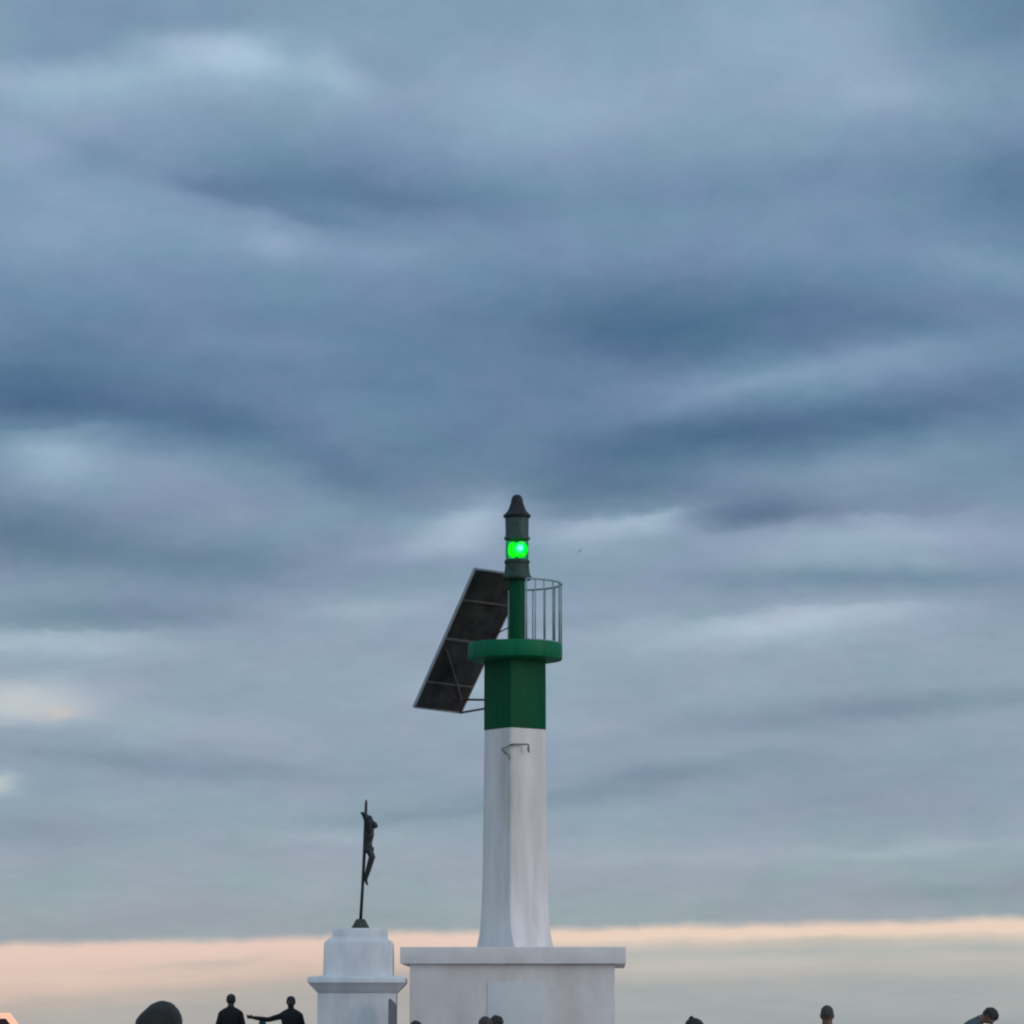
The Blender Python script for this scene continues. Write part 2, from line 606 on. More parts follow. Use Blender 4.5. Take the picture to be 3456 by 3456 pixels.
def ped_ring(npx, py, ch=0.012, dx=0.0):
    return square_ring(npx * pu / 2, 0.0, ch, pz(py), (dx * pu, 0))


bm = bmesh.new()
ring_loft(bm, [[Vector((p.x, p.y, -0.1)) for p in ped_ring(255, 3400)], ped_ring(254, 3352)])
obj('pedestal_shaft', bm, M['white_pedestal'], ped, autosmooth=50)
bm = bmesh.new()
ring_loft(bm, [ped_ring(250, 3352), ped_ring(258, 3349), ped_ring(270, 3342), ped_ring(300, 3326), ped_ring(310, 3319), ped_ring(318, 3317), ped_ring(318, 3301), ped_ring(312, 3297), ped_ring(230, 3292)])
obj('cornice', bm, M['white_pedestal'], ped, autosmooth=50)
bm = bmesh.new()
ring_loft(bm, [ped_ring(226, 3293, 0.02, 3), ped_ring(224, 3182, 0.02, 4), ped_ring(214, 3174, 0.02, 5), ped_ring(180, 3161, 0.02, 6)])
obj('upper_block', bm, M['white_pedestal'], ped, autosmooth=50)
bm = bmesh.new()
ring_loft(bm, [ped_ring(178, 3162, 0.02, 7), ped_ring(175, 3136, 0.02, 8), ped_ring(168, 3131, 0.02, 8)])
obj('cap_block', bm, M['white_pedestal'], ped, autosmooth=50)


def remeshed(bm, voxel, name, m, parent, smooth_it=2):
    """fuse overlapping shells into one continuous skin"""
    me = bpy.data.meshes.new('tmp')
    bmesh.ops.recalc_face_normals(bm, faces=bm.faces)
    bm.to_mesh(me)
    bm.free()
    o = bpy.data.objects.new('tmp', me)
    COL.objects.link(o)
    md = o.modifiers.new('r', 'REMESH')
    md.mode = 'VOXEL'
    md.voxel_size = voxel
    md.use_smooth_shade = True
    if smooth_it:
        sm = o.modifiers.new('s', 'SMOOTH')
        sm.factor = 0.5
        sm.iterations = smooth_it
    dg = bpy.context.evaluated_depsgraph_get()
    dg.update()
    out = bpy.data.meshes.new_from_object(o.evaluated_get(dg))
    out.name = name
    bpy.data.objects.remove(o)
    bpy.data.meshes.remove(me)
    r = bpy.data.objects.new(name, out)
    COL.objects.link(r)
    out.materials.clear()
    out.materials.append(m)
    for p in out.polygons:
        p.use_smooth = True
        p.material_index = 0
    if parent is not None:
        r.parent = parent
    return r


CBASE = P(1217, 3131, PY)
cru = thing('crucifix', 'dark metal crucifix seen edge-on atop the white stepped pedestal', 'crucifix', (CBASE.x, PY, pz(3131) + PGZ), R(-5))
cm = 62.0 / F


def cl(px, py, y=0.0):
    """local point of the crucifix: x right, z up, from photo offsets"""
    return Vector(((px - 1217) * cm, y, (3131 - py) * cm * 1.01))


bm = bmesh.new()
ring_loft(bm, [square_ring(h * cm, 0, 0.01, z) for h, z in ((29, -0.01), (27, 0.02), (15, 0.155), (12, 0.175))])
obj('footing', bm, M['stone_base'], cru, autosmooth=40)
bm = bmesh.new()
tube(bm, [cl(1217, 3100), cl(1223, 2990), cl(1228, 2880), cl(1231.5, 2770), cl(1233, 2712), cl(1233, 2703)], [0.030, 0.028, 0.030, 0.030, 0.024, 0.010], 10)
tube(bm, [cl(1232, 2754, -0.50), cl(1232, 2754, 0.50)], 0.028, 10)
obj('cross', bm, M['bronze'], cru, True)
bm = bmesh.new()


def limb(bm, pts, rads):
    tube(bm, pts, rads, 12)
    for p, r in zip(pts, rads):
        ball(bm, p, (r, r, r), 10, 8)


limb(bm, [cl(1241, 2868), cl(1241, 2845), cl(1244, 2820), cl(1245, 2802)], [0.082, 0.072, 0.090, 0.080])
limb(bm, [cl(1248, 2800), cl(1254, 2793)], [0.05, 0.045])
ball(bm, cl(1260, 2788), (0.066, 0.055, 0.066), 16, 12)
ball(bm, cl(1269, 2792), (0.03, 0.022, 0.03), 10, 8)
ball(bm, cl(1248, 2779), (0.075, 0.06, 0.06), 12, 10)
for s in (-1, 1):
    limb(bm, [cl(1246, 2802, s * 0.10), cl(1243, 2776, s * 0.28), cl(1236, 2757, s * 0.45), cl(1235, 2755, s * 0.50)], [0.066, 0.056, 0.038, 0.026])
    limb(bm, [cl(1243, 2868, s * 0.05), cl(1254, 2893, s * 0.055), cl(1242, 2935, s * 0.04), cl(1233, 2968, s * 0.02), cl(1238, 2984, s * 0.02)], [0.066, 0.056, 0.046, 0.032, 0.020])
ball(bm, cl(1245, 2868), (0.088, 0.09, 0.07), 14, 10)       # loin cloth
remeshed(bm, 0.010, 'figure', M['bronze'], cru)

# grey post beside the pedestal
q0, q1 = P(1311, 3420, 61.0), P(1338, 3420, 61.0)
w = q1.x - q0.x
bm = bmesh.new()
zt = P(1311, 3370, 61.0).z
g61 = ground_z(61.0)
hh = zt - g61
prof = [(-w / 2, 0), (w / 2, 0), (w / 2, hh - 0.13), (w * 0.42, hh - 0.095), (-w * 0.22, hh - 0.004), (-w * 0.36, hh - 0.004), (-w / 2, hh - 0.03)]
ring_loft(bm, [[Vector((x, y, z)) for x, z in prof] for y in (-0.09, 0.09)])
post = obj('stone_post', bm, M['grey_post'], loc=((q0.x + q1.x) / 2, 61.0, g61))
post['label'] = 'narrow grey post with slanted top against the right side of the pedestal'
post['category'] = 'post'

# glowing sign at the left edge
SY = 30.0
sc = P(-22, 3500, SY)
sg = thing('sign', 'dark octagonal sign outlined by a glowing orange rim', 'sign', (sc.x, SY, 0))


def octa(k):
    hw, hh = 0.205 * k, 0.225 * k
    top = P(-22, 3419, SY).z
    cz = top - 0.225
    a, b = hw * 0.66, hh * 0.62
    pts = [(a, hh), (hw, b), (hw, -b), (a, -hh), (-a, -hh), (-hw, -b), (-hw, b), (-a, hh)]
    return [(x, cz + z) for x, z in pts]


bm = bmesh.new()
ring_loft(bm, [[Vector((x, y, z)) for x, z in octa(0.88)] for y in (-0.02, 0.02)])
obj('sign_board', bm, M['sign_dark'], sg)
bm = bmesh.new()
pts = octa(0.9)
n = len(pts)
outer = [[bm.verts.new((x, y, z)) for x, z in octa(k)] for k, y in ((1.0, -0.025), (1.0, 0.025), (0.79, 0.025), (0.79, -0.025))]
for r in range(4):
    a, b = outer[r], outer[(r + 1) % 4]
    for i in range(n):
        j = (i + 1) % n
        bm.faces.new((a[i], a[j], b[j], b[i]))
obj('light_rim', bm, M['glow_rim'], sg)
bm = bmesh.new()
tube(bm, [(0, 0.05, -0.05), (0, 0.05, P(-22, 3500, SY).z)], 0.03, 12)
obj('pole', bm, M['bar'], sg)


# ------------------------------------------------------------------ people
def smooth01(a, b, x):
    t = max(0.0, min(1.0, (x - a) / (b - a)))
    return t * t * (3 - 2 * t)


def hand(bm, wrist, d, side, spread):
    """palm and five bent fingers; d along the hand, side across towards the thumb"""
    d = d.normalized()
    side = (side - d * side.dot(d)).normalized()
    nm = d.cross(side)
    palm = wrist + d * 0.05
    tube(bm, [wrist, wrist + d * 0.03, wrist + d * 0.085], [0.026, 0.034, 0.034], 10)
    for k, ln in enumerate((0.072, 0.08, 0.075, 0.058)):
        b = wrist + d * 0.08 + side * (0.028 - k * 0.019)
        m1 = b + d * ln * 0.5 + nm * 0.006 + side * spread * (1.5 - k) * 0.006
        m2 = b + d * ln * 0.9 + nm * 0.024 + side * spread * (1.5 - k) * 0.010
        tube(bm, [b, m1, m2], [0.0105, 0.0095, 0.008], 8)
    t0 = wrist + d * 0.025 + side * 0.026
    tube(bm, [t0, t0 + d * 0.03 + side * 0.026, t0 + d * 0.058 + side * 0.032 + nm * 0.012], [0.014, 0.011, 0.009], 8)


def person(px, py, D, rz, label, skin, hair, top, trousers, bend=0.0, nod=0.0, arms=None, hairstyle='short', stout=1.0, gz=None, drop=1.0, headw=1.0):
    """standing figure 1.76 m tall facing -y, scaled so its crown meets the given point"""
    tip = P(px, py, D)
    g = ground_z(D)
    H = tip.z - g
    s = 1.0
    root = thing('person', label, 'person', (tip.x, D, g), rz)

    def pose(v):
        # bend at the waist, nod at the neck
        z = v.z
        if nod:
            a = nod * smooth01(1.47, 1.56, z)
            piv = Vector((0, 0.02, 1.50))
            v = piv + Matrix.Rotation(a, 3, 'X') @ (v - piv)
        if bend:
            a = bend * smooth01(0.88, 1.2, z)
            piv = Vector((0, 0.0, 0.98))
            v = piv + Matrix.Rotation(a, 3, 'X') @ (v - piv)
        return v * s

    def posed(bm):
        for v in bm.verts:
            v.co = pose(v.co)
        return bm

    # scale so the posed crown reaches the given height, and stand so the head is where it is seen
    ctr = pose(Vector((0, -0.012, 1.635)))
    crown = max(pose(Vector((0, -0.012 + 0.108 * math.cos(k * math.pi / 12), 1.635 + 0.130 * math.sin(k * math.pi / 12)))).z for k in range(13))
    s = H / crown
    root.location.x = tip.x + ctr.y * s * math.sin(rz)
    root.location.y = D - ctr.y * s * math.cos(rz)

    sh = [Vector((x * 0.168 * stout, 0.012, 1.36)) for x in (-1, 1)]
    el = [Vector((x * 0.235 * stout, 0.03, 1.13)) for x in (-1, 1)]
    wr = [Vector((x * 0.245 * stout, -0.05, 0.88)) for x in (-1, 1)]
    if arms:
        for i in arms:
            el[i], wr[i] = Vector(arms[i][0]), Vector(arms[i][1])
    torso = [(0.86, .150, .105), (0.95, .165, .118), (1.10, .142, .100), (1.25, .160, .112), (1.34, .172, .108), (1.40, .150, .092), (1.44, .105, .078), (1.475, .068, .060)]

    def torso_rings(bm, add=0.0, lo=0):
        rs = []
        for z, rx, ry in torso[lo:]:
            rs.append([Vector(((rx * stout + add) * math.cos(2 * math.pi * i / 24), 0.012 + (ry * stout + add) * math.sin(2 * math.pi * i / 24), z)) for i in range(24)])
        ring_loft(bm, rs)

    # body
    bm = bmesh.new()
    torso_rings(bm)
    for x in (-1, 1):
        limb(bm, [Vector((0.02 * x, 0.022, 1.465)), Vector((x * 0.105 * stout, 0.016, 1.415)), Vector((x * 0.165 * stout, 0.012, 1.37))], [0.045, 0.046, 0.052])
    limb(bm, [Vector((0, 0.022, 1.42)), Vector((0, 0.012, 1.50)), Vector((0, 0.004, 1.57))], [0.070, 0.066, 0.062])

    def skull(p):
        x, y, z = p
        if z < 0:
            k = -z / 0.118
            x *= 1 - 0.30 * k * k
            if y > 0:
                y *= 1 - 0.40 * k
            else:
                y *= 1 - 0.12 * k
        else:
            k = z / 0.118
            f_ = 1 + 0.20 * k * (1 - 0.35 * k)
            x *= f_
            y *= f_
        if y < 0:
            y += 0.010 * math.exp(-((abs(x) - 0.032) / 0.014) ** 2 - ((z - 0.004) / 0.014) ** 2)   # eye sockets
            y -= 0.004 * math.exp(-(x / 0.05) ** 2 - ((z - 0.028) / 0.012) ** 2)                     # brow
            y -= 0.006 * math.exp(-(x / 0.022) ** 2 - ((z + 0.062) / 0.010) ** 2)                    # lips
            y -= 0.010 * math.exp(-(x / 0.025) ** 2 - ((z + 0.100) / 0.02) ** 2)                     # chin
        return Vector((x * headw, y, z))

    hc = Vector((0, -0.012, 1.635))
    ball(bm, hc, (0.077, 0.098, 0.118), 40, 28, skull)
    tube(bm, [hc + Vector((0, -0.092, 0.012)), hc + Vector((0, -0.108, -0.018)), hc + Vector((0, -0.118, -0.034)), hc + Vector((0, -0.094, -0.044))], [0.008, 0.011, 0.015, 0.010], 8)
    for x in (-1, 1):
        ball(bm, hc + Vector((x * 0.077 * headw, 0.012, -0.008)), (0.012, 0.020, 0.033), 10, 8)
    for i, x in enumerate((-1, 1)):
        limb(bm, [sh[i], sh[i].lerp(el[i], 0.45), el[i], el[i].lerp(wr[i], 0.35), wr[i]], [0.058, 0.046, 0.040, 0.040, 0.027])
        dr = (wr[i] - el[i])
        hand(bm, wr[i], dr, Vector((0, -1, 0.15)) if not arms or i not in arms else Vector((0, -0.6, 0.8)), 1.0)
        limb(bm, [Vector((x * 0.085, 0.0, 0.90)), Vector((x * 0.095, -0.005, 0.70)), Vector((x * 0.098, -0.01, 0.49)), Vector((x * 0.10, 0.015, 0.35)), Vector((x * 0.10, 0.02, 0.09))],
             [0.088, 0.075, 0.055, 0.054, 0.036])
        limb(bm, [Vector((x * 0.10, 0.035, 0.045)), Vector((x * 0.105, -0.07, 0.04)), Vector((x * 0.11, -0.15, 0.03))], [0.038, 0.036, 0.026])
    body = remeshed(posed(bm), 0.0085 * s, 'body', skin, root, 1)
    for x in (-1, 1):
        bm = bmesh.new()
        ball(bm, hc + Vector((x * 0.032 * headw, -0.080, 0.004)), (0.011, 0.011, 0.011), 10, 8)
        obj('eye', posed(bm), M['eye'], body, True)

    # hair
    if hairstyle == 'hood':
        bm = bmesh.new()
        ball(bm, hc + Vector((0, 0.02, 0.0)), (0.105, 0.115, 0.138), 28, 20, lambda p: p + Vector((0, 0, 0.006)) * (1 if p.z > 0 else 0))
        g_ = [v for v in bm.verts] + [e for e in bm.edges] + [f for f in bm.faces]
        bmesh.ops.bisect_plane(bm, geom=g_, plane_co=hc + Vector((0, -0.055, 0)), plane_no=Vector((0, -1, 0.05)), clear_outer=True)
        obj('hood', posed(bm), top, root, True)
    else:
        bm = bmesh.new()

        def hairfn(p):
            q = skull(p)
            nn = mnoise.noise(p * 28.0) * 0.009 + mnoise.noise(p * 70.0) * 0.005
            lift = 0.012 if p.z > 0.05 else 0.008
            if hairstyle == 'quiff' and p.z > 0.0:
                lift += 0.008 * smooth01(0.02, -0.09, p.y) * smooth01(0.02, 0.09, p.z)
            if hairstyle == 'quiff':
                nn = nn * 0.45 + mnoise.noise(Vector((p.x * 110, p.y * 16, p.z * 30))) * 0.0035
                lift += 0.016 * smooth01(-0.01, 0.07, p.y) * smooth01(-0.05, 0.08, p.z)
            if hairstyle == 'cropped':
                lift, nn = 0.004, nn * 0.4
            d = p.normalized()
            return q + Vector((d.x, d.y, d.z)) * (lift + nn)

        ball(bm, hc, (0.077, 0.098, 0.118), 64, 48, hairfn)
        geo = list(bm.verts) + list(bm.edges) + list(bm.faces)
        low = {'long': -0.10, 'cropped': 0.055}.get(hairstyle, -0.012)
        res = bmesh.ops.bisect_plane(bm, geom=geo, plane_co=hc + Vector((0, 0, low)), plane_no=Vector((0, -0.56, -0.83)), clear_outer=True)
        cut = [e for e in res['geom_cut'] if isinstance(e, bmesh.types.BMEdge)]
        bmesh.ops.holes_fill(bm, edges=cut, sides=0)
        if hairstyle == 'bun':
            ball(bm, hc + Vector((0, -0.03, 0.118)), (0.026, 0.030, 0.034), 14, 10, lambda p: p + p.normalized() * mnoise.noise(p * 60) * 0.006)
        if hairstyle == 'long':
            limb(bm, [hc + Vector((0, 0.07, 0.02)), hc + Vector((0, 0.085, -0.10)), hc + Vector((0, 0.075, -0.22))], [0.075, 0.07, 0.045])
        obj('hair', posed(bm), hair, root, True)

    # clothes
    bm = bmesh.new()
    torso_rings(bm, 0.016)
    for x in (-1, 1):
        limb(bm, [Vector((0.02 * x, 0.022, 1.475)), Vector((x * 0.105 * stout, 0.016, 1.425)), Vector((x * 0.165 * stout, 0.012, 1.375))], [0.056, 0.056, 0.062])
    for i, x in enumerate((-1, 1)):
        limb(bm, [sh[i], sh[i].lerp(el[i], 0.45), el[i], el[i].lerp(wr[i], 0.35), wr[i].lerp(el[i], 0.06)], [0.068, 0.060, 0.053, 0.051, 0.040])
    limb(bm, [Vector((0, 0.022, 1.43)), Vector((0, 0.014, 1.495))], [0.078, 0.068])
    remeshed(posed(bm), 0.012 * s, 'jacket' if top in (M['black_cloth'], M['navy_cloth'], M['teal_cloth']) else 'shirt', top, root, 2)
    bm = bmesh.new()
    rs = []
    for z, rx, ry in ((0.80, .145, .105), (0.90, .160, .116), (1.02, .158, .112)):
        rs.append([Vector((rx * stout * 1.06 * math.cos(2 * math.pi * i / 24), 0.010 + ry * stout * 1.06 * math.sin(2 * math.pi * i / 24), z)) for i in range(24)])
    ring_loft(bm, rs)
    for x in (-1, 1):
        limb(bm, [Vector((x * 0.085, 0.0, 0.88)), Vector((x * 0.095, -0.005, 0.70)), Vector((x * 0.098, -0.01, 0.49)), Vector((x * 0.10, 0.015, 0.35)), Vector((x * 0.10, 0.02, 0.10))],
             [0.100, 0.090, 0.074, 0.070, 0.062])
    remeshed(posed(bm), 0.012 * s, 'trousers', trousers, root, 2)
    for x in (-1, 1):
        bm = bmesh.new()
        limb(bm, [Vector((x * 0.10, 0.040, 0.05)), Vector((x * 0.105, -0.07, 0.046)), Vector((x * 0.11, -0.155, 0.036))], [0.046, 0.045, 0.034])
        for v in bm.verts:
            v.co.z = max(v.co.z, 0.002)
        obj('shoe', posed(bm), M['shoe'], root, True)
    print('PERSON', label, 'stature %.2f' % (s * 1.765))
    return root


person(549, 3391, 17.2, R(-84), 'nearest dark-haired person at the lower left, head turned left and lowered', M['skin_dark'], M['hair_dark'], M['black_cloth'], M['black_cloth'],
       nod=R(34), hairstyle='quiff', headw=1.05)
person(780, 3354, 66.0, R(180), 'upright dark-clothed person left of the one stretching out an arm', M['skin_dark'], M['hair_dark'], M['black_cloth'], M['black_cloth'], stout=1.1, headw=1.08)
person(982, 3361, 66.0, R(0), 'dark-clothed person left of the pedestal stretching one arm out sideways', M['skin_dark'], M['hair_dark'], M['navy_cloth'], M['black_cloth'],
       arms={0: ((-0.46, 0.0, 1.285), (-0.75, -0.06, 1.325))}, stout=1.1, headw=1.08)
person(886, 3441, 66.6, R(180), 'small hooded figure in teal under the outstretched arm', M['skin_dark'], M['hair_dark'], M['teal_cloth'], M['grey_cloth'], hairstyle='hood')
person(1403, 3444, 42.0, R(160), 'dark-haired head just showing at the left corner of the lighthouse plinth', M['skin_tan'], M['hair_dark'], M['grey_cloth'], M['black_cloth'])
person(1638, 3430, 40.0, R(200), 'brown-haired left one of two heads together before the plinth', M['skin_tan'], M['hair_brown'], M['grey_cloth'], M['black_cloth'])
person(1675, 3426, 41.0, R(150), 'black-haired right one of two heads together before the plinth', M['skin_tan'], M['hair_dark'], M['black_cloth'], M['black_cloth'])
person(2343, 3436, 34.0, R(-70), 'dark-haired person with a small topknot, nearest right of the lighthouse plinth', M['skin_tan'], M['hair_dark'], M['grey_cloth'], M['black_cloth'], hairstyle='bun')
person(2791, 3390, 42.0, R(176), 'person with cropped grey-black hair and bare brown neck on the right', M['skin_brown'], M['hair_grey'], M['skin_brown'] if False else M['grey_cloth'], M['black_cloth'], hairstyle='cropped')
person(3338, 3401, 50.0, R(68), 'person in blue shirt leaning forward with head bowed at far right', M['skin_tan'], M['hair_dark'], M['blue_cloth'], M['black_cloth'],
       bend=R(44), nod=R(14))

# ------------------------------------------------------------------ gull
bm = bmesh.new()
limb(bm, [Vector((0, -0.17, 0)), Vector((0, -0.08, 0.01)), Vector((0, 0.05, 0)), Vector((0, 0.20, 0.0))], [0.022, 0.05, 0.055, 0.02])
ball(bm, Vector((0, -0.19, 0.015)), (0.03, 0.04, 0.03), 10, 8)
for x in (-1, 1):
    ring_loft(bm, [[Vector((x * 0.03, -0.07, 0.02)), Vector((x * 0.03, 0.09, 0.02)), Vector((x * 0.03, 0.09, 0.035)), Vector((x * 0.03, -0.07, 0.035))],
                   [Vector((x * 0.25, -0.06, 0.12)), Vector((x * 0.25, 0.07, 0.12)), Vector((x * 0.25, 0.07, 0.13)), Vector((x * 0.25, -0.06, 0.13))],
                   [Vector((x * 0.58, 0.04, 0.06)), Vector((x * 0.58, 0.07, 0.06)), Vector((x * 0.58, 0.07, 0.065)), Vector((x * 0.58, 0.04, 0.065))]])
gull = obj('seagull', bm, M['gull'], loc=P(1957, 1860, 420.0))
gull.rotation_euler = (R(10), R(-48), R(25))
gull.scale = (0.8, 0.8, 0.8)
gull['label'] = 'tiny far-off grey bird flying in the sky right of the lantern'
gull['category'] = 'bird'

# ------------------------------------------------------------------ sky
world = bpy.data.worlds.new('World')
scene.world = world
world.use_nodes = True
WT = world.node_tree
N, L = WT.nodes, WT.links
N.clear()


def sock(x, inp):
    if isinstance(x, bpy.types.NodeSocket):
        L.new(x, inp)
    else:
        inp.default_value = x


def mth(op, a, b=None, c=None, clamp=False):
    n = N.new('ShaderNodeMath')
    n.operation = op
    n.use_clamp = clamp
    sock(a, n.inputs[0])
    if b is not None:
        sock(b, n.inputs[1])
    if c is not None:
        sock(c, n.inputs[2])
    return n.outputs[0]


def vec(x, y, z=0.0):
    n = N.new('ShaderNodeCombineXYZ')
    sock(x, n.inputs[0])
    sock(y, n.inputs[1])
    sock(z, n.inputs[2])
    return n.outputs[0]


def step01(x, a, b, o0=0.0, o1=1.0):
    n = N.new('ShaderNodeMapRange')
    n.interpolation_type = 'SMOOTHSTEP'
    sock(x, n.inputs['Value'])
    sock(a, n.inputs['From Min'])
    sock(b, n.inputs['From Max'])
    n.inputs['To Min'].default_value = o0
    n.inputs['To Max'].default_value = o1
    return n.outputs['Result']


def ramp(x, stops, interp='B_SPLINE'):
    n = N.new('ShaderNodeValToRGB')
    cr = n.color_ramp
    cr.interpolation = interp
    while len(cr.elements) > 1:
        cr.elements.remove(cr.elements[-1])
    cr.elements[0].position = stops[0][0]
    cr.elements[0].color = (*[k / 255 for k in stops[0][1]], 1)
    for p, col in stops[1:]:
        e = cr.elements.new(p)
        e.color = (*[k / 255 for k in col], 1)
    sock(x, n.inputs['Fac'])
    return n.outputs['Color']


def noise(v, scale, detail=4, rough=0.55, dims='3D'):
    n = N.new('ShaderNodeTexNoise')
    n.inputs['Scale'].default_value = scale
    n.inputs['Detail'].default_value = detail
    n.inputs['Roughness'].default_value = rough
    sock(v, n.inputs['Vector'])
    return n


def mixc(f, a, b, mode='MIX'):
    n = N.new('ShaderNodeMix')
    n.data_type = 'RGBA'
    n.blend_type = mode
    n.clamp_result = False
    sock(f, n.inputs['Factor'])
    sock(a, n.inputs[6])
    sock(b, n.inputs[7])
    return n.outputs[2]


tc = N.new('ShaderNodeTexCoord')
sx = N.new('ShaderNodeSeparateXYZ')
L.new(tc.outputs['Generated'], sx.inputs[0])
dx, dy, dz = sx.outputs
az = mth('ARCTAN2', dx, dy)
el = mth('ARCSINE', dz)
FK = F / 1000.0
# angular sky map: u across, v down, one unit = 4.96 degrees
U0 = mth('MULTIPLY_ADD', mth('MULTIPLY', az, mth('COSINE', el)), FK, 1.728)
V0 = mth('MULTIPLY_ADD', el, -FK, 3.5)

# wind-drawn turbulence bends every cloud edge
VC = mth('MULTIPLY', V0, mth('MULTIPLY_ADD', V0, 0.30, 1.25))      # clouds flatten towards the horizon
warp_in = vec(U0, VC, 0.3)
w1 = noise(warp_in, 3.6, 6, 0.6)
ws = N.new('ShaderNodeSeparateColor')
L.new(w1.outputs['Color'], ws.inputs[0])
U = mth('ADD', U0, mth('MULTIPLY', mth('SUBTRACT', ws.outputs[0], 0.5), 0.15))
V = mth('ADD', V0, mth('MULTIPLY', mth('SUBTRACT', ws.outputs[1], 0.5), 0.10))
UV = vec(U, V, 0.0)

base = ramp(mth('DIVIDE', V, 3.5), [(py / 3500.0, col) for py, col in (
    (-0, (129, 156, 181)), (300, (136, 161, 186)), (600, (126, 152, 179)), (900, (116, 143, 172)), (1150, (104, 132, 161)),
    (1400, (102, 129, 159)), (1600, (114, 139, 165)), (1800, (131, 152, 174)), (2000, (137, 157, 177)), (2200, (145, 164, 182)),
    (2400, (147, 165, 181)), (2620, (142, 159, 178)), (2800, (148, 165, 179)), (3000, (153, 167, 177)), (3120, (154, 165, 172)), (3500, (152, 163, 168)))])

# cloud masses: centre, half-length, half-height above / below, tilt, change of brightness
CL = [
    (760, 190, 280, 60, 120, 3, 17), (300, 330, 420, 60, 90, 10, 12), (1130, 295, 120, 70, 70, -25, 14),
    (480, 110, 380, 90, 70, 0, -9), (215, 225, 160, 50, 40, 8, -9), (1015, 195, 60, 60, 50, 0, -8),
    (330, 555, 170, 60, 75, 0, -8), (1130, 660, 430, 140, 62, -6, -22), (700, 655, 160, 40, 30, -10, -10),
    (900, 830, 250, 50, 90, -8, 12), (930, 855, 90, 40, 45, -10, 9), (1320, 870, 180, 40, 60, 0, 8),
    (230, 800, 400, 220, 190, 0, 11), (820, 260, 230, 90, 110, -14, 7), (1560, 700, 260, 90, 80, 0, -8), (2700, 140, 380, 180, 180, -8, 12),
    (3350, 120, 320, 220, 170, 0, -20), (3470, 650, 330, 170, 190, 0, -22), (2550, 640, 480, 90, 90, 4, -10),
    (1850, 360, 320, 180, 160, 0, 8), (3300, 930, 230, 60, 60, -14, 12), (3000, 360, 280, 70, 60, 8, 8),
    (2300, 1085, 620, 130, 130, 0, -18), (2150, 1170, 260, 90, 90, 0, -9), (3060, 1130, 300, 60, 60, -10, -6),
    (2900, 1255, 640, 75, 70, 7, 20), (2480, 1330, 240, 45, 45, 10, 10), (2800, 1445, 650, 70, 70, 7, -16),
    (2200, 1500, 420, 60, 90, 8, -12), (2020, 1670, 380, 100, 55, 4, -17), (2950, 1590, 520, 55, 70, 8, 10),
    (2540, 1745, 300, 80, 45, -2, -20), (2130, 1775, 230, 30, 70, 12, 24), (1600, 1765, 170, 70, 75, 14, 24),
    (1420, 1860, 220, 35, 45, 10, 12), (2980, 1850, 460, 48, 70, 2, 16), (2950, 1975, 600, 38, 38, 0, -14),
    (2750, 2105, 520, 34, 50, 4, 16), (2500, 2165, 500, 50, 45, 2, 10), (3300, 2060, 300, 40, 40, 4, -6),
    (120, 1385, 340, 130, 52, 0, -20), (700, 1450, 340, 80, 80, -4, -15), (190, 1570, 190, 55, 110, 0, 28),
    (560, 1610, 300, 70, 110, 0, 12), (60, 1850, 380, 120, 110, 0, -25), (700, 1930, 420, 85, 90, 0, -19),
    (1180, 1620, 260, 90, 80, -16, -12), (1500, 1520, 250, 60, 80, 10, -6), (380, 2110, 460, 65, 42, 0, -18), (120, 2195, 420, 30, 40, 0, 12),
    (1250, 2070, 320, 35, 40, 4, 11), (1150, 1420, 260, 70, 70, 0, 6), (800, 1180, 380, 50, 50, 0, 8), (330, 1190, 300, 50, 60, 0, -5),
    (60, 2400, 230, 60, 45, 0, 22), (15, 2668, 70, 32, 28, 0, 26), (600, 2595, 560, 45, 45, -5, -10),
    (120, 2815, 340, 45, 50, 2, -10), (1560, 2740, 460, 34, 34, 6, -11), (720, 2480, 420, 60, 50, 0, 6),
    (2950, 2415, 620, 50, 50, 5, -16), (2250, 2630, 320, 36, 40, 7, -13), (2900, 2700, 520, 100, 110, 0, -6),
    (3050, 2885, 480, 26, 30, 3, 8), (1120, 2840, 230, 30, 35, 0, 8), (2000, 2470, 260, 40, 40, 0, 6), (1500, 2330, 260, 60, 50, 3, 6),
    (1620, 1725, 130, 28, 60, 28, 10), (2230, 1745, 130, 16, 50, 8, 13), (1900, 1792, 150, 22, 50, 0, 13), (2900, 1778, 380, 20, 60, 2, 12),
    (2520, 1788, 170, 60, 26, 0, -12), (2700, 2094, 500, 14, 40, 3, 8), (230, 1482, 200, 16, 50, 4, 12), (200, 2166, 400, 13, 50, 0, 10),
    (900, 712, 260, 60, 24, -12, -11), (1080, 765, 130, 40, 22, -8, -8), (760, 172, 220, 40, 100, 4, 5), (880, 235, 130, 40, 60, -10, 8),
    (1165, 270, 110, 40, 80, -30, 4), (150, 330, 260, 60, 60, 0, 7), (80, 540, 150, 80, 90, 0, 6), (2300, 350, 500, 160, 160, 0, 4),
    (3250, 3020, 420, 40, 40, 2, -8), (2200, 2900, 360, 40, 30, 4, 4),
]
acc = 0.0
